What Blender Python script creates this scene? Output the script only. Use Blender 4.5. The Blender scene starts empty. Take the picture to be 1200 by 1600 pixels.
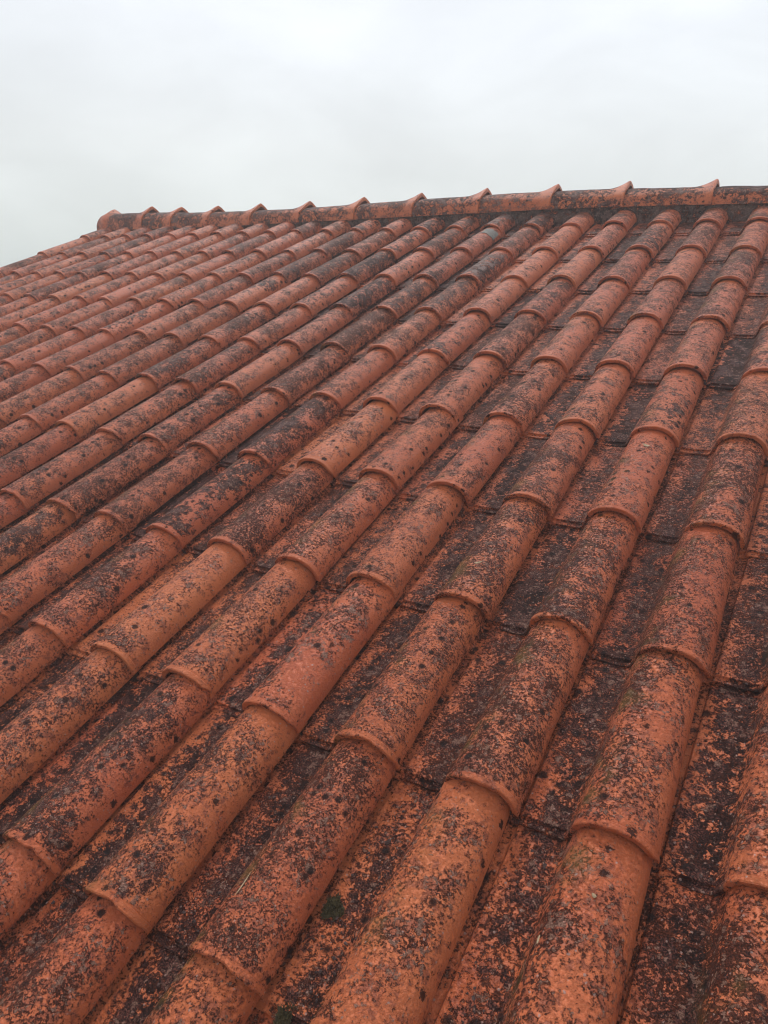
import bpy, bmesh, math, random
import numpy as np
from mathutils import Matrix, Vector, noise as mnoise

random.seed(7)
rng = np.random.default_rng(11)
S = bpy.context.scene
COL = S.collection

# ------------------------------------------------------------------ frame of the roof
W, L = 0.2124, 0.390            # tile module across / along the slope (m)
SLOPE = math.radians(20.0)
ROOF_M = Matrix.Translation((0, 0, 4.2)) @ Matrix.Rotation(SLOPE, 4, 'X')

# ------------------------------------------------------------------ camera
right = Vector((0.86123, 0.48374, -0.15582))
down = Vector((0.16054, -0.54985, -0.81969))
fwd = Vector((-0.48219, 0.68092, -0.55121))
cam_d = bpy.data.cameras.new('camera')
cam = bpy.data.objects.new('camera', cam_d)
COL.objects.link(cam)
lm = Matrix((( right.x, -down.x, -fwd.x, 0.5189),
             ( right.y, -down.y, -fwd.y, -0.6301),
             ( right.z, -down.z, -fwd.z, 1.0728),
             (0, 0, 0, 1)))
cam.matrix_world = ROOF_M @ lm
cam_d.sensor_fit = 'VERTICAL'
cam_d.sensor_height = 36.0
cam_d.lens = 1167.8 / 1600 * 36.0
cam_d.clip_start = 0.02
cam_d.clip_end = 4000
S.camera = cam

# ------------------------------------------------------------------ overcast sky and soft sun
SUN_EL, SUN_AZ = math.radians(50), math.radians(-38)     # azimuth measured from +y towards +x
wd = bpy.data.worlds.new('World')
S.world = wd
wd.use_nodes = True
nt = wd.node_tree
nt.nodes.clear()
def wn(t, **k):
    n = nt.nodes.new(t)
    for a, b in k.items():
        setattr(n, a, b)
    return n
out = wn('ShaderNodeOutputWorld')
bg = wn('ShaderNodeBackground')
bg.inputs['Strength'].default_value = 0.1
sky = wn('ShaderNodeTexSky', sky_type='NISHITA', sun_disc=False)
sky.sun_elevation = SUN_EL
sky.sun_rotation = SUN_AZ
sky.air_density = 1.0
sky.dust_density = 4.0
tc = wn('ShaderNodeTexCoord')
sep = wn('ShaderNodeSeparateXYZ')
nt.links.new(tc.outputs['Generated'], sep.inputs[0])
ramp = wn('ShaderNodeValToRGB')
e = ramp.color_ramp.elements
e[0].position = 0.0; e[0].color = (0.59, 0.64, 0.625, 1)
e[1].position = 0.62; e[1].color = (0.82, 0.87, 0.96, 1)
m = e.new(0.16); m.color = (0.74, 0.775, 0.785, 1)
m = e.new(0.34); m.color = (0.80, 0.84, 0.90, 1)
nt.links.new(sep.outputs['Z'], ramp.inputs[0])
mp = wn('ShaderNodeMapping')
mp.inputs['Scale'].default_value = (1.0, 1.0, 2.6)
nt.links.new(tc.outputs['Generated'], mp.inputs[0])
cn = wn('ShaderNodeTexNoise')
cn.inputs['Scale'].default_value = 3.4
cn.inputs['Detail'].default_value = 5.0
cn.inputs['Roughness'].default_value = 0.5
cn.inputs['Distortion'].default_value = 0.4
nt.links.new(mp.outputs[0], cn.inputs['Vector'])
cr = wn('ShaderNodeMapRange')
cr.inputs['From Min'].default_value = 0.3
cr.inputs['From Max'].default_value = 0.7
cr.inputs['To Min'].default_value = 10.8
cr.inputs['To Max'].default_value = 12.9
nt.links.new(cn.outputs['Fac'], cr.inputs[0])
mul = wn('ShaderNodeVectorMath', operation='SCALE')
nt.links.new(ramp.outputs[0], mul.inputs[0])
nt.links.new(cr.outputs[0], mul.inputs['Scale'])
mix = wn('ShaderNodeMix', data_type='RGBA')
mix.inputs['Factor'].default_value = 0.94
nt.links.new(sky.outputs[0], mix.inputs[6])
nt.links.new(mul.outputs[0], mix.inputs[7])
nt.links.new(mix.outputs[2], bg.inputs['Color'])
nt.links.new(bg.outputs[0], out.inputs['Surface'])

sun_d = bpy.data.lights.new('sun', 'SUN')
sun_d.energy = 1.5
sun_d.angle = math.radians(11)
sun_d.color = (1.0, 0.96, 0.90)
sun = bpy.data.objects.new('sun', sun_d)
COL.objects.link(sun)
to_sun = Vector((math.sin(SUN_AZ) * math.cos(SUN_EL), math.cos(SUN_AZ) * math.cos(SUN_EL), math.sin(SUN_EL)))
sun.rotation_euler = to_sun.to_track_quat('Z', 'Y').to_euler()
sun.location = (0, 0, 30)

vs = S.view_settings
vs.view_transform = 'Standard'
vs.look = 'None'
vs.gamma = 1.0
vs.exposure = 0.0
vs.use_curve_mapping = False
S.cycles.use_denoising = True
S.cycles.pixel_filter_type = 'BLACKMAN_HARRIS'
S.cycles.filter_width = 1.15
S.cycles.max_bounces = 6
S.cycles.volume_bounces = 1

# ------------------------------------------------------------------ materials
class NB:
    """a small helper that builds node trees"""
    def __init__(self, name):
        self.m = bpy.data.materials.new(name)
        self.m.use_nodes = True
        self.t = self.m.node_tree
        self.t.nodes.clear()
        self.o = self.t.nodes.new('ShaderNodeOutputMaterial')
        self.b = self.t.nodes.new('ShaderNodeBsdfPrincipled')
        self.t.links.new(self.b.outputs[0], self.o.inputs['Surface'])
    def put(self, sock, v):
        if isinstance(v, bpy.types.NodeSocket):
            self.t.links.new(v, sock)
        else:
            if sock.type == 'RGBA' and len(v) == 3:
                v = (*v, 1)
            sock.default_value = v
    def n(self, t, **k):
        n = self.t.nodes.new(t)
        for a, b in k.items():
            setattr(n, a, b)
        return n
    def math(self, op, a, b=0.0, clamp=False):
        n = self.n('ShaderNodeMath', operation=op, use_clamp=clamp)
        self.put(n.inputs[0], a); self.put(n.inputs[1], b)
        return n.outputs[0]
    def add(self, *a):
        r = a[0]
        for x in a[1:]:
            r = self.math('ADD', r, x)
        return r
    def mul(self, a, b): return self.math('MULTIPLY', a, b)
    def ramp(self, v, lo, hi, a=0.0, b=1.0):
        n = self.n('ShaderNodeMapRange', interpolation_type='SMOOTHSTEP')
        self.put(n.inputs[0], v)
        n.inputs[1].default_value = lo; n.inputs[2].default_value = hi
        n.inputs[3].default_value = a; n.inputs[4].default_value = b
        return n.outputs[0]
    def mix(self, f, a, b):
        n = self.n('ShaderNodeMix', data_type='RGBA')
        self.put(n.inputs['Factor'], f); self.put(n.inputs[6], a); self.put(n.inputs[7], b)
        return n.outputs[2]
    def noise(self, vec, scale, detail=4, rough=0.6, dist=0.0):
        n = self.n('ShaderNodeTexNoise')
        self.put(n.inputs['Vector'], vec)
        n.inputs['Scale'].default_value = scale
        n.inputs['Detail'].default_value = detail
        n.inputs['Roughness'].default_value = rough
        n.inputs['Distortion'].default_value = dist
        return n.outputs['Fac']
    def voro(self, vec, scale, feature='F1'):
        n = self.n('ShaderNodeTexVoronoi', feature=feature)
        self.put(n.inputs['Vector'], vec)
        n.inputs['Scale'].default_value = scale
        return n
    def attr(self, name):
        return self.n('ShaderNodeAttribute', attribute_name=name).outputs['Fac']

def clay_material(name, tile=True):
    """orange clay with crusts of dark lichen; the tile's object colour (r lichen, g grey crust, b pale clay) sets how far gone it is"""
    g = NB(name)
    tc = g.n('ShaderNodeTexCoord')
    oi = g.n('ShaderNodeObjectInfo')
    off = g.n('ShaderNodeVectorMath', operation='SCALE')
    cmb = g.n('ShaderNodeCombineXYZ')
    g.put(cmb.inputs[0], g.mul(oi.outputs['Random'], 37.0))
    g.put(cmb.inputs[1], g.mul(oi.outputs['Random'], 91.0))
    g.put(cmb.inputs[2], g.mul(oi.outputs['Random'], 13.0))
    v = g.n('ShaderNodeVectorMath', operation='ADD')
    g.put(v.inputs[0], tc.outputs['Object']); g.put(v.inputs[1], cmb.outputs[0])
    vsc = g.n('ShaderNodeVectorMath', operation='SCALE')
    g.put(vsc.inputs[0], v.outputs[0])
    g.put(vsc.inputs['Scale'], g.add(0.82, g.mul(g.math('FRACT', g.mul(oi.outputs['Random'], 17.3)), 0.45)))
    P = vsc.outputs[0]
    sc = g.n('ShaderNodeSeparateColor')
    g.put(sc.inputs[0], oi.outputs['Color'])
    c_r, c_g, c_b = sc.outputs
    pan, clean, flank = g.attr('pan'), g.attr('clean'), g.attr('flank')
    # --- fields
    low = g.noise(P, 7.0, 2, 0.55)
    mid = g.noise(P, 24.0, 3, 0.62)
    sp = g.noise(P, 190.0, 5, 0.72, 0.35)
    sp2 = g.noise(P, 62.0, 4, 0.68, 0.3)
    fine = g.noise(P, 430.0, 2, 0.6)
    # --- clay
    clay = g.mix(g.ramp(low, 0.32, 0.68), (0.43, 0.072, 0.020), (0.54, 0.118, 0.036))
    clay = g.mix(g.mul(c_b, 0.5), clay, (0.60, 0.175, 0.050))
    clay = g.mix(g.mul(g.math('FRACT', g.mul(oi.outputs['Random'], 7.31)), 0.3), clay, (0.50, 0.115, 0.050))
    clay = g.mix(g.ramp(mid, 0.45, 0.75, 0, 0.5), clay, (0.36, 0.052, 0.016))
    clay = g.mix(g.ramp(fine, 0.35, 0.7, 0, 0.28), clay, (0.68, 0.22, 0.090))
    # --- lichen cover: bias pushes the speckle threshold
    bias = g.add(g.mul(g.math('SUBTRACT', c_r, 0.5), 0.22),
                 g.mul(g.math('SUBTRACT', low, 0.5), 0.26), g.mul(g.math('SUBTRACT', mid, 0.5), 0.40),
                 g.mul(pan, 0.075), g.mul(clean, -0.11), g.mul(flank, 0.04))
    brown_m = g.ramp(g.add(sp2, bias), 0.47, 0.57)
    dark_m = g.ramp(g.add(sp, bias), 0.500, 0.575)
    brown = g.mix(g.ramp(fine, 0.35, 0.65), (0.11, 0.021, 0.011), (0.20, 0.044, 0.022))
    dark = g.mix(g.ramp(fine, 0.38, 0.70), (0.016, 0.0055, 0.004), (0.100, 0.029, 0.017))
    grey = g.mix(g.ramp(fine, 0.40, 0.68), (0.015, 0.006, 0.0055), (0.165, 0.060, 0.046))
    grey = g.mix(g.ramp(g.add(mid, g.mul(sp, 0.4)), 0.66, 0.74, 0.9, 0.0), grey, (0.011, 0.0055, 0.0055))
    col = g.mix(g.mul(brown_m, 0.60), clay, brown)
    col = g.mix(g.mul(dark_m, 0.92), col, dark)
    # continuous grey-purple crust, mostly in the flat pans and on the oldest tiles
    gm = g.ramp(g.add(sp2, g.mul(mid, 0.55), g.mul(sp, 0.25), g.mul(pan, 0.195), g.mul(g.math('SUBTRACT', c_g, 0.5), 0.34),
                      g.mul(clean, -0.22), g.mul(g.math('SUBTRACT', low, 0.5), 0.40)), 0.99, 1.055)
    col = g.mix(g.mul(gm, 0.88), col, grey)
    # beige crust in small scabs
    bei = g.ramp(g.add(g.noise(P, 95.0, 4, 0.7), g.mul(mid, 0.4), g.mul(clean, -0.1)), 0.775, 0.83)
    col = g.mix(g.mul(bei, 0.55), col, g.mix(g.ramp(fine, 0.35, 0.65), (0.20, 0.095, 0.065), (0.40, 0.235, 0.17)))
    wm = g.mul(g.ramp(g.add(sp2, g.mul(mid, 0.8), g.mul(clean, -0.5), g.mul(flank, 0.2)), 0.88, 0.96), g.math('SUBTRACT', 1.0, oi.outputs['Alpha']))
    col = g.mix(g.mul(wm, 0.85), col, g.mix(g.ramp(fine, 0.35, 0.65), (0.20, 0.135, 0.115), (0.34, 0.245, 0.21)))
    # black round colonies
    vb = g.voro(P, 38.0)
    vcol = g.n('ShaderNodeSeparateColor'); g.put(vcol.inputs[0], vb.outputs['Color'])
    wob = g.add(vb.outputs['Distance'], g.mul(g.math('SUBTRACT', sp, 0.5), 0.9))
    blk = g.mul(g.ramp(wob, 0.30, 0.22), g.math('GREATER_THAN', g.add(vcol.outputs[0], g.mul(pan, 0.08), g.mul(c_r, 0.08)), 0.86))
    col = g.mix(g.mul(blk, 0.9), col, (0.012, 0.007, 0.007))
    # pale crumbs of old lichen
    vp = g.voro(P, 165.0)
    vpc = g.n('ShaderNodeSeparateColor'); g.put(vpc.inputs[0], vp.outputs['Color'])
    pale = g.mul(g.ramp(g.add(vp.outputs['Distance'], g.mul(fine, 0.7)), 0.66, 0.52),
                 g.math('GREATER_THAN', g.add(vpc.outputs[1], g.mul(gm, 0.10)), 0.93))
    col = g.mix(g.mul(pale, 0.8), col, (0.36, 0.22, 0.18))
    # thin yellow-green algae on the weather side of the rolls
    alg = g.mul(g.mul(g.ramp(g.noise(P, 13.0, 4, 0.65), 0.50, 0.70), flank), 0.40)
    col = g.mix(alg, col, (0.17, 0.115, 0.025))
    # the layered clay, lichen and crust colour
    g.put(g.b.inputs['Base Color'], col)
    cover = g.math('MAXIMUM', g.math('MAXIMUM', dark_m, gm), blk)
    rough = g.add(0.42, g.mul(cover, 0.26), g.mul(g.math('SUBTRACT', fine, 0.5), 0.30))
    rough = g.math('SUBTRACT', rough, g.mul(gm, g.ramp(mid, 0.45, 0.62, 0, 0.24)))
    g.put(g.b.inputs['Roughness'], rough)
    g.put(g.b.inputs['Specular IOR Level'], g.add(0.32, g.mul(cover, -0.22)))
    # --- relief: crusts stand proud, clay is gritty
    h = g.add(g.mul(g.ramp(sp, 0.42, 0.62), 0.0015), g.mul(fine, g.add(0.0011, g.mul(pan, 0.0010))), g.mul(mid, 0.0020))
    bp = g.n('ShaderNodeBump')
    bp.inputs['Strength'].default_value = 0.85
    bp.inputs['Distance'].default_value = 1.0
    g.put(bp.inputs['Height'], g.mul(h, 1.0))
    g.put(g.b.inputs['Normal'], bp.outputs[0])
    return g.m

def simple_material(name, c1, c2, scale, rough=0.8, bump=0.002, detail=5, spec=0.3):
    g = NB(name)
    tc = g.n('ShaderNodeTexCoord')
    f = g.noise(tc.outputs['Object'], scale, detail, 0.65)
    f2 = g.noise(tc.outputs['Object'], scale * 6, 3, 0.6)
    c = g.mix(g.ramp(f, 0.35, 0.65), c1, c2)
    c = g.mix(g.ramp(f2, 0.4, 0.7, 0, 0.5), c, tuple(x * 0.55 for x in c1))
    g.put(g.b.inputs['Base Color'], c)
    g.b.inputs['Roughness'].default_value = rough
    g.b.inputs['Specular IOR Level'].default_value = spec
    bp = g.n('ShaderNodeBump')
    bp.inputs['Strength'].default_value = 0.8
    bp.inputs['Distance'].default_value = 1.0
    g.put(bp.inputs['Height'], g.add(g.mul(f, bump), g.mul(f2, bump * 0.4)))
    g.put(g.b.inputs['Normal'], bp.outputs[0])
    return g.m

M_CLAY = clay_material('weathered_clay')
M_MORTAR = simple_material('old_mortar', (0.085, 0.040, 0.030), (0.24, 0.105, 0.072), 55, 0.9, 0.006)
M_PATCH = simple_material('grey_mortar', (0.17, 0.155, 0.135), (0.25, 0.235, 0.205), 60, 0.85, 0.002)
M_WOOD = simple_material('roof_board', (0.16, 0.10, 0.06), (0.24, 0.15, 0.09), 9, 0.8, 0.002)
M_WALL = simple_material('render_wall', (0.62, 0.58, 0.50), (0.72, 0.69, 0.62), 3, 0.9, 0.002)
M_GRASS = simple_material('meadow', (0.045, 0.075, 0.022), (0.09, 0.11, 0.035), 0.6, 0.95, 0.03)
M_MOSS = simple_material('moss', (0.055, 0.042, 0.018), (0.15, 0.115, 0.050), 260, 0.95, 0.003)
M_STRAW = simple_material('dry_straw', (0.30, 0.20, 0.11), (0.42, 0.30, 0.18), 90, 0.7, 0.0005)

# ------------------------------------------------------------------ helpers
def link(o, parent=None):
    COL.objects.link(o)
    if parent is not None:
        o.parent = parent
    return o

def tag(o, label=None, cat=None, group=None, kind=None):
    if label: o['label'] = label
    if cat: o['category'] = cat
    if group: o['group'] = group
    if kind: o['kind'] = kind
    return o

def mesh_from(name, verts, faces, mat, attrs=None, angle=38):
    me = bpy.data.meshes.new(name)
    me.from_pydata([tuple(v) for v in verts], [], [tuple(f) for f in faces])
    me.materials.append(mat)
    for k, vals in (attrs or {}).items():
        a = me.attributes.new(k, 'FLOAT', 'POINT')
        a.data.foreach_set('value', np.asarray(vals, dtype=np.float32))
    me.update()
    bm = bmesh.new(); bm.from_mesh(me)
    bmesh.ops.recalc_face_normals(bm, faces=bm.faces)
    bm.to_mesh(me); bm.free()
    me.shade_smooth()
    me.set_sharp_from_angle(angle=math.radians(angle))
    return me

def box(name, lo, hi, mat, parent=None):
    x0, y0, z0 = lo; x1, y1, z1 = hi
    v = [(x0, y0, z0), (x1, y0, z0), (x1, y1, z0), (x0, y1, z0), (x0, y0, z1), (x1, y0, z1), (x1, y1, z1), (x0, y1, z1)]
    f = [(0, 3, 2, 1), (4, 5, 6, 7), (0, 1, 5, 4), (1, 2, 6, 5), (2, 3, 7, 6), (3, 0, 4, 7)]
    return link(bpy.data.objects.new(name, mesh_from(name, v, f, mat)), parent)

# ------------------------------------------------------------------ one clay tile: flat pan on the left, roll on the right
TL = 0.432        # full length
def tile_arrays(seed, nphi=15, dense=True, chip=1.0):
    r = np.random.default_rng(seed)
    off = r.uniform(0, 100, 3)
    T = 0.0090
    ys = [0.0, 0.0018, 0.0085, 0.0105, 0.0125, 0.016, 0.03, 0.07, 0.12, 0.17, 0.22, 0.27, 0.32, 0.36, 0.395, TL] if dense else \
         [0.0, 0.010, 0.0125, 0.1, 0.25, TL]
    phis = np.linspace(0.0, 2.62, nphi)
    fil = 4 if dense else 2
    npan = 6 if dense else 3
    chips = []                                   # bites out of the lip: (angle along the roll, half width, depth)
    if seed % 5 in (1, 3, 4) and dense:
        chips.append((r.uniform(0.0, 0.35), r.uniform(0.22, 0.40), r.uniform(0.004, 0.010)))
    if seed % 3 == 0 and dense:
        chips.append((r.uniform(0.6, 2.3), r.uniform(0.10, 0.22), r.uniform(0.002, 0.005)))
    top, bot, A_pan, A_clean, A_flank = [], [], [], [], []
    for y in ys:
        t = y / TL
        k = -0.0310 * y                        # the tile tips up over the one below it
        xr = -0.0085 * t ** 0.9                # the roll narrows to slip under the next lip
        xl = -0.128 + 0.002 * t
        a = (xr - xl) / 2; c = (xr + xl) / 2
        h = 0.0570 - 0.0035 * t
        zb = 0.0100 + k
        bead = 0.0012 if 0.0015 < y < 0.0112 else (-0.0002 if y < 0.0015 else (-0.0008 if y < 0.014 else 0.0))
        zpan = 0.0035 + k
        zp = zpan - (0.0055 if y < 0.0112 else 0.0)
        if y < 0.001: zp -= 0.001
        T_, B_, p_, c_, f_ = [], [], [], [], []
        for ph in phis:
            s = math.sin(ph); co = math.cos(ph)
            ex = math.copysign(abs(co) ** 0.92, co)
            T_.append((c + (a + bead) * ex, zb + (h + bead) * abs(s) ** 0.92))
            B_.append((c + (a - T) * ex, zb + (h - T) * abs(s) ** 0.92 + (0.004 if ph < 0.01 else 0.0)))
            p_.append(0.0)
            f_.append(max(0.0, min(1.0, (ph - 1.5) / 0.7)))
            cl = max(0.0, min(1.0, (0.85 - ph) / 0.6)) * 0.75
            cl = max(cl, 0.8 * max(0.0, min(1.0, (y - 0.352) / 0.028)))
            if y < 0.013: cl = max(cl, 0.9)
            c_.append(cl)
        x_e, z_e = T_[-1]; xb_e, zb_e = B_[-1]
        x_f = x_e - 0.020
        for i in range(1, fil + 1):             # fillet from the roll into the pan
            q = i / fil
            T_.append((x_e + (x_f - x_e) * q, z_e + (zp - z_e) * (1 - (1 - q) ** 2.0)))
            B_.append((xb_e + (x_f - xb_e) * q, zb_e + (zp - T - zb_e) * (1 - (1 - q) ** 2.0) if zb_e > zp - T else zp - T))
            p_.append(q); c_.append(0.35 if y > 0.36 else 0.0); f_.append(0.8 * (1 - q))
        # flat pan, then the drain channel that runs under the neighbouring roll, then its upstand
        xa, xb = x_f, -W + 0.008
        plist = [(xa + (xb - xa) * q, -0.0010 * math.sin(math.pi * q)) for q in ((0.2, 0.4, 0.6, 0.8, 1.0) if dense else (0.5, 1.0))]
        plist += [(-W + 0.0045, -0.0012), (-W + 0.0010, -0.0085), (-W - 0.012, -0.0095), (-W - 0.020, 0.003), (-W - 0.025, 0.004)]
        for x, dz in plist:
            T_.append((x, zp + dz))
            B_.append((x, zp - T + dz))
            p_.append(1.0)
            c_.append(0.95 * max(0.0, 1 - abs(x + W) / 0.044)); f_.append(0.0)
        n = len(T_)
        for j in range(n):
            x, z = T_[j]
            w = 0.0013 * mnoise.noise(Vector((x * 14 + off[0], y * 7 + off[1], off[2])))
            wy = 0.0
            if y < 0.02:
                wy = chip * 0.0022 * mnoise.noise(Vector((x * 60 + off[1], off[0], 3.3))) * (1 - y / 0.02)
                if j < len(phis):
                    for c0, cw, cd in chips:
                        wy += cd * max(0.0, 1 - ((phis[j] - c0) / cw) ** 2) * (1 - y / 0.02)
            if j == 0:
                e = chip * 0.0016 * mnoise.noise(Vector((y * 70 + off[2], off[1], 7.7)))
                x += e; z += abs(e) * 0.8
            top.append((x, y + wy, z + w))
            xb, zb2 = B_[j]
            bot.append((xb, y + wy + (0.0012 if y == 0 else 0), zb2 + w))
        A_pan += p_; A_clean += c_; A_flank += f_
    nr, nc = len(ys), n
    V = top + bot
    F = []
    o = len(top)
    for i in range(nr - 1):
        for j in range(nc - 1):
            q = (i * nc + j, i * nc + j + 1, (i + 1) * nc + j + 1, (i + 1) * nc + j)
            F.append(q)
            F.append(tuple(o + x for x in reversed(q)))
    for j in range(nc - 1):
        F.append((j + 1, j, o + j, o + j + 1))
        b = (nr - 1) * nc
        F.append((b + j, b + j + 1, o + b + j + 1, o + b + j))
    for i in range(nr - 1):
        F.append((i * nc, (i + 1) * nc, o + (i + 1) * nc, o + i * nc))
        e2 = nc - 1
        F.append(((i + 1) * nc + e2, i * nc + e2, o + i * nc + e2, o + (i + 1) * nc + e2))
    return np.array(V), F, np.array(A_pan * 2), np.array(A_clean * 2), np.array(A_flank * 2)

TILE_MESHES = []
for s in range(10):
    V, F, ap, ac, af = tile_arrays(100 + s)
    TILE_MESHES.append(mesh_from('roof_tile', V, F, M_CLAY, {'pan': ap, 'clean': ac, 'flank': af}, 32))

# ------------------------------------------------------------------ the roof
house = bpy.data.objects.new('house', None)
COL.objects.link(house)
tag(house, 'house under a weathered orange clay tile roof speckled with dark lichen', 'house')
U0, U1, V0, V1 = -20, 10, -5, 8
xl, xr = U0 * W - W - 0.01, U1 * W + 0.01
roof = box('roof', (xl + 0.02, V0 * L, -0.075), (xr, 3.45, -0.045), M_WOOD, house)     # the boarding that carries the tiles
roof.matrix_local = ROOF_M
tag(roof, 'sloping roof of mixed clay tiles crusted with dark lichen')

# what the camera sees: find the tiles whose body falls inside the frame
Kf = 1167.8
Cc = np.array((0.5189, -0.6301, 1.0728))
RR = np.array([right, down, fwd])
def pix(P):
    q = (np.asarray(P) - Cc) @ RR.T
    return q[..., 0] / q[..., 2] * Kf + 600, q[..., 1] / q[..., 2] * Kf + 800, q[..., 2]

keep, rest = [], []
for v in range(V0, V1 + 1):
    for u in range(U0, U1 + 1):
        pts = np.array([(u * W + dx, v * L + dy, dz) for dx in (-W, -0.1, 0) for dy in (0, 0.2, L) for dz in (0, 0.06)])
        px, py, d = pix(pts)
        ok = d > 0.05
        inside = ok & (px > -60) & (px < 1260) & (py > -60) & (py < 1660)
        (keep if inside.any() else rest).append((u, v))
near = sorted(rest, key=lambda k: (k[0] - 1) ** 2 * 0.3 + (k[1] - 0) ** 2)
while len(keep) < 300 and near:
    keep.append(near.pop(0))
rest = near

SPECIAL = {  # (lichen, grey crust, pale clay)
    (-4, 2): (0.95, 0.85, 0.1), (-6, 5): (1.0, 1.0, 0.0), (-4, 6): (0.9, 1.0, 0.2, 0.45), (-3, 3): (0.45, 0.2, 0.7),
    (-3, 2): (0.40, 0.15, 0.8), (-3, 6): (0.35, 0.1, 0.7), (-3, 7): (0.4, 0.2, 0.5), (-3, 0): (0.40, 0.15, 1.0),
    (-2, 0): (0.5, 0.2, 0.7), (-2, 2): (0.48, 0.2, 0.3), (-1, 1): (0.52, 0.25, 0.6), (1, -1): (0.45, 0.25, 0.8),
    (-2, 3): (0.55, 0.2, 0.4), (0, 0): (0.6, 0.35, 0.4), (-5, 1): (0.75, 0.4, 0.2), (-4, 0): (0.70, 0.45, 0.2), (0, 1): (0.70, 0.5, 0.4), (1, 1): (0.72, 0.55, 0.3), (0, 2): (0.66, 0.5, 0.4),
    (-2, 5): (0.72, 0.7, 0.0), (-5, 3): (0.8, 0.5, 0.2), (-7, 4): (0.65, 0.3, 0.2), (-5, 7): (0.7, 0.4, 0.1), (-5, 8): (0.9, 0.8, 0.1, 0.5),
    (-6, 3): (0.45, 0.1, 0.5), (-3, 5): (0.5, 0.15, 0.5), (-1, 4): (0.5, 0.2, 0.4), (-8, 5): (0.5, 0.2, 0.4),
}
tiles = {}
for (u, v) in keep:
    o = bpy.data.objects.new('roof_tile', TILE_MESHES[rng.integers(len(TILE_MESHES))])
    link(o, roof)
    o.location = (u * W + rng.normal(0, 0.0020), v * L + rng.normal(0, 0.0035), rng.normal(0, 0.0008))
    o.rotation_euler = (rng.normal(0, 0.0022), rng.normal(0, 0.008), rng.normal(0, 0.0065))
    if (u, v) in SPECIAL:
        c = SPECIAL[(u, v)]
    else:
        c = (float(np.clip(rng.normal(0.62, 0.12), 0.35, 1)), float(np.clip(rng.normal(0.36, 0.20), 0, 1)), float(np.clip(rng.normal(0.3, 0.25), 0, 1)))
    if -9 <= u <= -4 and v >= 5 and (u, v) not in SPECIAL:      # the blackest rolls, below the ridge
        c = (min(1.0, c[0] + 0.16), min(1.0, c[1] + 0.30), c[2])
    o.color = (*c[:3], c[3] if len(c) > 3 else 1)
    tiles[(u, v)] = o

# tiles outside the picture, joined
if rest:
    V, F, ap, ac, af = tile_arrays(55, nphi=9, dense=False)
    F = np.array(F)
    VV, FF, a1, a2, a3 = [], [], [], [], []
    for i, (u, v) in enumerate(rest):
        VV.append(V + np.array((u * W, v * L, 0)))
        FF.append(F + i * len(V)); a1.append(ap); a2.append(ac); a3.append(af)
    me = mesh_from('outer_tiles', np.concatenate(VV), np.concatenate(FF).tolist(), M_CLAY,
                   {'pan': np.concatenate(a1), 'clean': np.concatenate(a2), 'flank': np.concatenate(a3)}, 32)
    o = link(bpy.data.objects.new('outer_tiles', me), roof)
    o.color = (0.62, 0.4, 0.25, 1)
    tag(o, kind='stuff')

# ------------------------------------------------------------------ ridge
YB, YA = 3.335, 3.49                                # lower edge and crown of the ridge tiles along the slope
BASE_X = [-4.6, -4.35, -3.75, -3.15, -2.5, -1.61, -0.87, -0.41, 0.16, 2.2]
BASE_N = [0.041, 0.041, 0.042, 0.042, 0.054, 0.067, 0.078, 0.078, 0.070, 0.060]
TOP_X = [-4.6, -4.42, -4.16, -3.82, -3.49, -3.14, -2.70, -2.35, -1.91, -1.50, -1.11, -0.72, -0.30, 0.13, 2.2]
TOP_N = [0.113, 0.113, 0.117, 0.112, 0.100, 0.096, 0.095, 0.101, 0.112, 0.121, 0.127, 0.127, 0.118, 0.108, 0.100]
def base_n(x): return float(np.interp(x, BASE_X, BASE_N))
def top_n(x): return float(np.interp(x, TOP_X, TOP_N))
UP = np.array((0, math.sin(SLOPE), math.cos(SLOPE)))
INW = np.array((0, math.cos(SLOPE), -math.sin(SLOPE)))
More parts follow.
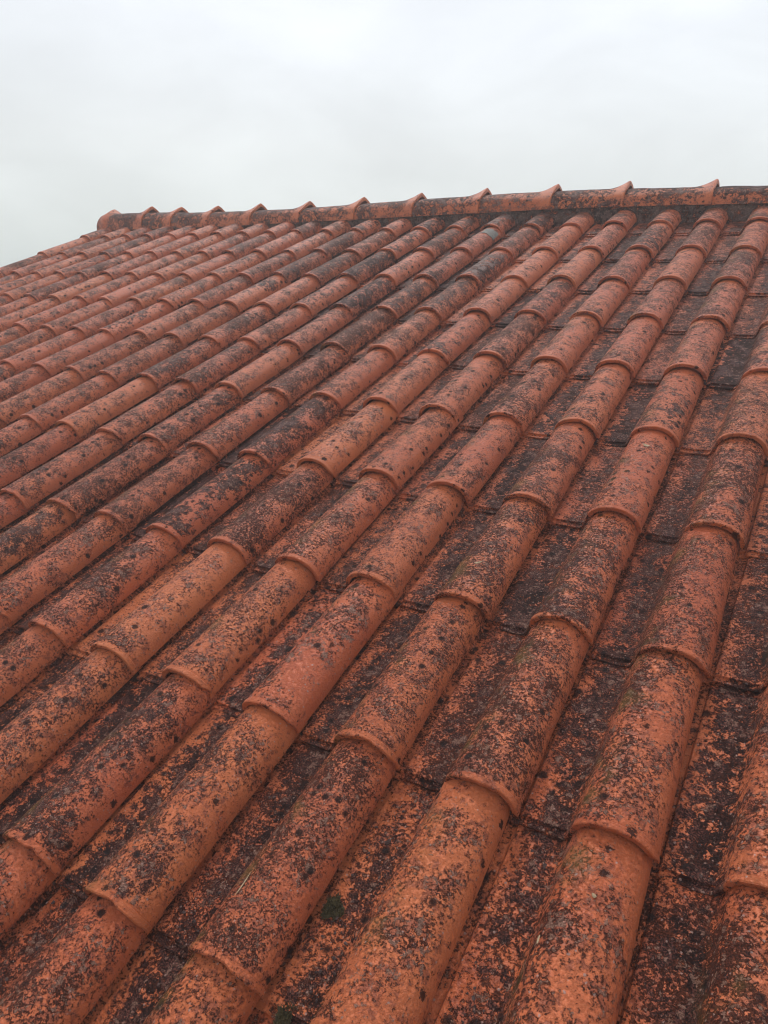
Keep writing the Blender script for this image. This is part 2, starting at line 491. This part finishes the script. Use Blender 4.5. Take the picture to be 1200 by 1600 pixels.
def ridge_mesh(seed, x0, x1, peak, left_end=False):
    """a ridge tile from x0 to x1: an arch whose right end flares into a collar with a pointed crest (local origin at its left crown)"""
    r = np.random.default_rng(seed)
    off = r.uniform(0, 50, 3)
    T = 0.012
    length = x1 - x0
    ds = [0.0, 0.004, 0.010, 0.017, 0.025, 0.034, 0.045, 0.058, 0.075, 0.095, 0.12] + list(np.linspace(0.15, length, 8))
    ds = [d for d in ds if d <= length + 1e-6]
    na = 27
    top, bot, cl, pn = [], [], [], []
    O = np.array((x0, YA, top_n(x0)))
    for d in ds:
        x = x1 - d
        a_pt = np.array((x, YA, top_n(x))); b_pt = np.array((x, YB, base_n(x)))
        hw = float((a_pt - b_pt) @ INW); hh = float((a_pt - b_pt) @ UP)
        if left_end:
            fl = math.exp(-((d - 0.095) / 0.030) ** 2)
            rnd = math.sqrt(max(0.0, 1 - max(0.0, 1 - d / 0.05) ** 2)) if d < 0.05 else 1.0
            hw = hw * (0.80 + 0.20 * rnd); a_pt = a_pt - UP * (1 - rnd) * 0.045; hh = hh - (1 - rnd) * 0.045
        else:
            fl = max(0.0, 1 - d / 0.105); fl = fl ** 1.5
            if d < 0.012: fl *= 0.72 + 0.28 * math.sqrt(d / 0.012)
            under = min(1.0, max(0.0, (length - d) / 0.07))    # the left end slips under the neighbour's collar
            a_pt = a_pt - UP * 0.012 * (1 - under); hw -= 0.010 * (1 - under)
        band = fl * 0.010
        for k in range(na):
            th = math.pi * k / (na - 1)
            c, s = math.cos(th), math.sin(th)
            apex = max(0.0, 1 - abs(th - math.pi / 2) / 0.62) ** 1.25
            bulge = band + peak * fl * apex
            w = 0.0025 * mnoise.noise(Vector((x * 7 + off[0], k * 0.25 + off[1], off[2]))) + 0.0012 * mnoise.noise(Vector((x * 40 + off[0], k * 0.9 + off[1], off[2])))
            yy = -hw * math.copysign(abs(c) ** 0.78, c)
            zz = hh * (abs(s) ** 0.74 - 1)
            p = a_pt + INW * (yy - (band + w) * c) + UP * (zz + (bulge + w) * s)
            q = a_pt + INW * (yy + T * c) + UP * (zz + (peak * fl * apex - T + 0.004) * s)
            if left_end and d == 0.0:
                q = p.copy(); 
            top.append(p - O); bot.append(q - O)
            cl.append(0.15 + 0.75 * min(1, fl * 1.6))
            pn.append(0.95 * math.exp(-((th - math.pi / 2 + 0.15) / 0.75) ** 2) * (1 - min(1, fl * 1.8)))
    n = len(ds); F = []; o = len(top)
    for i in range(n - 1):
        for j in range(na - 1):
            q = (i * na + j, i * na + j + 1, (i + 1) * na + j + 1, (i + 1) * na + j)
            F.append(q); F.append(tuple(o + a for a in reversed(q)))
    for j in range(na - 1):
        if not left_end:
            F.append((j + 1, j, o + j, o + j + 1))
        b = (n - 1) * na
        F.append((b + j, b + j + 1, o + b + j + 1, o + b + j))
    if left_end:
        F.append(tuple(range(na)))
    for i in range(n - 1):
        for e2 in (0, na - 1):
            F.append((i * na + e2, (i + 1) * na + e2, o + (i + 1) * na + e2, o + i * na + e2))
    V = np.array(top + bot)
    if left_end:                                    # built with its closed end at x1: mirror it to face left
        V[:, 0] = length - V[:, 0]
    return mesh_from('ridge_tile', V, F, M_CLAY, {'pan': pn * 2, 'clean': cl * 2, 'flank': [0.0] * len(V)}, 45), O

PEAKS = [-3.945, -3.655, -3.31, -2.935, -2.53, -2.117, -1.716, -1.30, -0.89, -0.514, -0.10, 0.31, 0.72, 1.13, 1.54, 1.95]
HI = [0.044, 0.036, 0.040, 0.046, 0.042, 0.041, 0.038, 0.037, 0.037, 0.038, 0.036] + [0.036] * 5
prev = -4.33
for i, xp in enumerate(PEAKS):
    me, O = ridge_mesh(300 + i, prev - 0.05, xp + 0.012, HI[i])
    o = link(bpy.data.objects.new('ridge_tile', me), roof)
    o.location = O
    o.color = (float(rng.uniform(0.55, 0.72)), float(rng.uniform(0.55, 0.95)), float(rng.uniform(0.5, 1.0)), float(rng.uniform(0.55, 0.9)))
    prev = xp
me, O = ridge_mesh(290, -4.435, -4.215, 0.026, True)     # rounded closing tile at the gable end
o = link(bpy.data.objects.new('ridge_tile', me), roof)
o.location = O
o.color = (0.62, 0.55, 0.3, 1)
tag(o, 'rounded end tile closing the ridge')

# mortar bed between the tiles and the ridge
def mortar():
    xs = np.arange(-4.40, U1 * W, 0.018)
    prof = [(YB - 0.012, -0.02), (YB - 0.002, 0.012), (YB + 0.003, 0.030), (YB + 0.006, 0.052), (YB + 0.03, 0.06), (YB + 0.10, 0.06), (YB + 0.10, -0.02)]
    V, F = [], []
    for i, x in enumerate(xs):
        for j, (y, z) in enumerate(prof):
            d = 0.012 * mnoise.noise(Vector((x * 11, j * 1.7, 4))) + 0.006 * mnoise.noise(Vector((x * 40, j * 2.7, 9)))
            V.append((x, y + d, z + d * 0.6 + (base_n(x) - 0.055 if z > 0 else 0)))
    n = len(prof)
    for i in range(len(xs) - 1):
        for j in range(n - 1):
            F.append((i * n + j, i * n + j + 1, (i + 1) * n + j + 1, (i + 1) * n + j))
    F.append(tuple(range(n))); F.append(tuple(range((len(xs) - 1) * n, len(xs) * n)))
    return mesh_from('mortar_bed', V, F, M_CLAY, {'pan': [0.9] * len(V), 'clean': [0.0] * len(V), 'flank': [0.2] * len(V)})
mo = link(bpy.data.objects.new('mortar_bed', mortar()), roof)
mo.color = (0.75, 0.62, 0.4, 0.7)

# closing boards, far slope and gable (only edges of these can ever be seen)
o = box('verge_mortar', (xl - 0.004, V0 * L, -0.075), (xl + 0.016, 3.46, -0.012), M_MORTAR, roof)
back = box('far_slope', (xl, 0, -0.03), (xr, 4.0, 0.005), M_CLAY, roof)
back.matrix_local = Matrix.Translation((0, 3.50, -0.02)) @ Matrix.Rotation(-2 * SLOPE, 4, 'X')
back.color = (0.7, 0.5, 0.2, 1)
def wall(name, pts_yz, x0, x1):
    n = len(pts_yz)
    V = [(x0, y, z) for y, z in pts_yz] + [(x1, y, z) for y, z in pts_yz]
    F = [tuple(range(n)), tuple(reversed(range(n, 2 * n)))] + [(i, (i + 1) % n, n + (i + 1) % n, n + i) for i in range(n)]
    return link(bpy.data.objects.new(name, mesh_from(name, V, F, M_WALL)), house)
pe = ROOF_M @ Vector((0, V0 * L + 0.3, -0.08)); pr = ROOF_M @ Vector((0, 3.46, -0.08))
pf = pr + Vector((0, (pr.y - pe.y), -(pr.z - pe.z)))
wall('wall', [(pe.y, 0.0), (pe.y, pe.z), (pr.y, pr.z), (pf.y, pf.z), (pf.y, 0.0)], xl + 0.06, xr - 0.06)

# crumbs of lichen and grit caught in the channels
def grit(name, count, smin, smax, mat, seed, flat):
    r = np.random.default_rng(seed)
    base = np.array([(1, 0, 0), (0.3, 0.95, 0), (-0.8, 0.6, 0), (-0.8, -0.6, 0), (0.3, -0.95, 0), (0.1, 0.1, 1)], float)
    fc = np.array([(0, 1, 5), (1, 2, 5), (2, 3, 5), (3, 4, 5), (4, 0, 5)])
    cells = [k for k in keep if -9 <= k[0] <= 4 and -2 <= k[1] <= 6]
    VV, FF = [], []
    for i in range(count):
        u, v = cells[r.integers(len(cells))]
        x = -W + 0.006 + (W - 0.128) * min(1.0, abs(r.beta(1.5, 1.5)))
        y = r.uniform(0.014, L)
        z = 0.0030 - 0.031 * y
        sz = r.uniform(smin, smax) * r.uniform(0.5, 1.0)
        t = r.uniform(0, 6.28)
        b = base * (1 + r.uniform(-0.4, 0.4, (6, 1)))
        b = b * np.array((sz, sz * r.uniform(0.6, 1), sz * flat))
        c, s_ = math.cos(t), math.sin(t)
        b = np.stack((b[:, 0] * c - b[:, 1] * s_, b[:, 0] * s_ + b[:, 1] * c, b[:, 2]), 1)
        VV.append(b + np.array((u * W + x, v * L + y, z)))
        FF.append(fc + 6 * i)
    o = link(bpy.data.objects.new(name, mesh_from(name, np.concatenate(VV), np.concatenate(FF).tolist(), mat)), roof)
    tag(o, kind='stuff')
M_CRUMB = simple_material('lichen_crumb', (0.030, 0.016, 0.014), (0.10, 0.052, 0.043), 130, 0.7, 0.001)
M_PALE = simple_material('pale_grit', (0.22, 0.12, 0.09), (0.38, 0.25, 0.20), 130, 0.55, 0.001)
grit('lichen_crumbs', 9000, 0.0012, 0.0042, M_CRUMB, 3, 0.55)
grit('pale_grit', 1500, 0.0008, 0.0022, M_PALE, 4, 0.7)

# square grey patch stuck round one roll just below the ridge
def patch_mesh():
    V, F = [], []
    ny, nx = 6, 10
    for lay in (0.0035, 0.0005):
        for i in range(ny):
            for j in range(nx):
                y = 0.262 + 0.082 * i / (ny - 1) + 0.004 * math.sin(j * 1.3) * (i in (0, ny - 1))
                ph = 0.30 + 1.25 * j / (nx - 1) + 0.10 * i / (ny - 1)
                t = y / TL
                xr_, xl_ = -0.0085 * t ** 0.9, -0.128 + 0.002 * t
                a, c = (xr_ - xl_) / 2 + lay, (xr_ + xl_) / 2
                h = 0.0570 - 0.0035 * t + lay
                V.append((c + a * math.cos(ph) ** 1 * 1.0, y, 0.0100 - 0.031 * y + h * math.sin(ph) ** 0.92))
    o = ny * nx
    for i in range(ny - 1):
        for j in range(nx - 1):
            q = (i * nx + j, i * nx + j + 1, (i + 1) * nx + j + 1, (i + 1) * nx + j)
            F.append(q); F.append(tuple(o + k for k in reversed(q)))
    rim = [j for j in range(nx)] + [i * nx + nx - 1 for i in range(1, ny)] + [(ny - 1) * nx + j for j in range(nx - 2, -1, -1)] + [i * nx for i in range(ny - 2, 0, -1)]
    for k in range(len(rim)):
        a, b = rim[k], rim[(k + 1) % len(rim)]
        F.append((a, b, o + b, o + a))
    return mesh_from('repair_patch', V, F, M_PATCH)
rp = link(bpy.data.objects.new('repair_patch', patch_mesh()), roof)
rp.matrix_local = tiles[(-5, 7)].matrix_basis.copy()
tag(rp, 'square grey-green patch stuck around a roll just below the ridge')

# ------------------------------------------------------------------ small things lying on the tiles
def place(o, p, nrm, spin=0.0):
    z = Vector(nrm).normalized()                 # frame: local y runs up the slope, local z off the surface
    y = (Vector((0, 1, 0)) - z * z.y).normalized()
    x = y.cross(z)
    q = Matrix((x, y, z)).transposed().to_4x4()
    o.matrix_world = ROOF_M @ Matrix.Translation(p) @ q @ Matrix.Rotation(spin, 4, 'Z')
    COL.objects.link(o)

def moss_mesh(seed, R, H):
    """a cushion of moss: an uneven dome set with hundreds of tiny shoots"""
    r = np.random.default_rng(seed)
    V, F = [(0, 0, H)], []
    nr, na = 7, 22
    def hgt(x, y):
        d = math.hypot(x, y) / R
        return H * max(0.0, 1 - d * d) ** 0.7 * (0.8 + 0.5 * mnoise.noise(Vector((x * 160, y * 160, seed))))
    for i in range(1, nr + 1):
        for j in range(na):
            th = 2 * math.pi * j / na
            rr = R * i / nr * (1 + 0.75 * mnoise.noise(Vector((math.cos(th) * 1.6, math.sin(th) * 1.6, seed * 1.7))))
            x, y = rr * math.cos(th), rr * math.sin(th)
            V.append((x, y, hgt(x, y) if i < nr else -0.001))
    for j in range(na):
        F.append((0, 1 + j, 1 + (j + 1) % na))
    for i in range(nr - 1):
        for j in range(na):
            a = 1 + i * na + j; b = 1 + i * na + (j + 1) % na
            F.append((a, a + na, b + na, b))
    for k in range(420):
        th, q = r.uniform(0, 2 * math.pi), math.sqrt(r.uniform(0, 1))
        rr = R * q * (1 + 0.75 * mnoise.noise(Vector((math.cos(th) * 1.6, math.sin(th) * 1.6, seed * 1.7))))
        x, y = rr * math.cos(th), rr * math.sin(th)
        z = hgt(x, y)
        s = r.uniform(0.0008, 0.0022); t = r.uniform(0, 6.3); l = r.uniform(0.0020, 0.0065)
        lean = r.normal(0, 0.0026, 2)
        n = len(V)
        V += [(x + s * math.cos(t), y + s * math.sin(t), z - 0.001), (x + s * math.cos(t + 2.1), y + s * math.sin(t + 2.1), z - 0.001),
              (x + s * math.cos(t + 4.2), y + s * math.sin(t + 4.2), z - 0.001), (x + lean[0], y + lean[1], z + l)]
        F += [(n, n + 1, n + 3), (n + 1, n + 2, n + 3), (n + 2, n, n + 3)]
    return mesh_from('moss_clump', V, F, M_MOSS)
for k, (p, R, H, lab) in enumerate([
        ((0.0155, -0.2377, -0.003), 0.0150, 0.004, 'dark green moss clump in the channel between two rolls, right of the other one'),
        ((0.034, -0.3835, -0.003), 0.0140, 0.004, 'small dark green moss clump at the bottom edge of the picture')]):
    o = bpy.data.objects.new('moss_clump', moss_mesh(5 + k, R, H))
    place(o, p, (0, 0.03, 1))
    tag(o, lab, 'moss', 'moss clumps on the tiles')

def spindle(name, length, w, th, mat, bend=0.0, blunt=0.35):
    """a flat, ridged spindle: straw blade, husk or seed"""
    n, m = 9, 8
    V, F = [], []
    for i in range(n):
        t = i / (n - 1)
        s = max(0.06, math.sin(math.pi * (0.04 + 0.92 * t)) ** blunt) * (1 - 0.25 * t)
        for j in range(m):
            a = 2 * math.pi * j / m
            k = 0.78 if j % 2 else 1.0
            V.append((w / 2 * s * k * math.cos(a), (t - 0.5) * length, th / 2 * s * k * math.sin(a) + th * 0.45 + bend * (2 * t - 1) ** 2))
    for i in range(n - 1):
        for j in range(m):
            F.append((i * m + j, i * m + (j + 1) % m, (i + 1) * m + (j + 1) % m, (i + 1) * m + j))
    F.append(tuple(range(m))); F.append(tuple(range((n - 1) * m, n * m)))
    return bpy.data.objects.new(name, mesh_from(name, V, F, mat, None, 60))
o = spindle('straw', 0.040, 0.0036, 0.0016, M_STRAW, 0.0008, 0.8)
place(o, (-0.0976, -0.285, 0.0565), (-0.43, 0.025, 0.9), 0.05)
tag(o, 'pale dry straw lying along the shoulder of a roll near the bottom', 'straw')
o = spindle('seed', 0.0125, 0.0052, 0.0040, M_STRAW)
place(o, (0.3114, -0.1712, 0.0365), (-0.81, 0.01, 0.59), 0.1)
tag(o, 'pale oval seed clinging to the left flank of a roll at lower right', 'seed')
o = spindle('husk', 0.0070, 0.0060, 0.0035, M_STRAW)
place(o, (0.3608, -0.0949, 0.0548), (-0.02, 0.05, 1), 0.9)
tag(o, 'tiny pale husk on top of a roll at lower right', 'husk')
o = spindle('dry_leaf', 0.020, 0.0110, 0.0014, M_STRAW, 0.002, 0.7)
place(o, (0.1485, 1.0867, 0.0555), (-0.02, 0.03, 1), 1.1)
tag(o, 'small pale dry leaf just above a tile lip at upper right', 'leaf')
o = spindle('dry_leaf', 0.017, 0.0070, 0.0014, M_STRAW, 0.001, 0.7)
place(o, (-0.0666, 0.5066, 0.062), (0, 0.037, 1), -0.9)
tag(o, 'small pale dry leaf on a speckled roll in the middle of the roof', 'leaf')

# ------------------------------------------------------------------ ground
g = box('ground', (-1500, -1500, -0.5), (1500, 1500, 0.0), M_GRASS)
tag(g, kind='structure')

# ------------------------------------------------------------------ thin even haze, added to hint at a lens veil and fade the distance
hz = box('haze', (-1510, -1510, -1.5), (1510, 1510, 6.0), M_GRASS)
tag(hz, kind='stuff')
hm = bpy.data.materials.new('added_haze')
hm.use_nodes = True
ht = hm.node_tree
ht.nodes.clear()
ho = ht.nodes.new('ShaderNodeOutputMaterial')
hv = ht.nodes.new('ShaderNodeVolumePrincipled')
hv.inputs['Color'].default_value = (0.90, 0.92, 0.92, 1)
hv.inputs['Density'].default_value = 0.015
hv.inputs['Anisotropy'].default_value = 0.2
ht.links.new(hv.outputs[0], ho.inputs['Volume'])
hz.data.materials[0] = hm
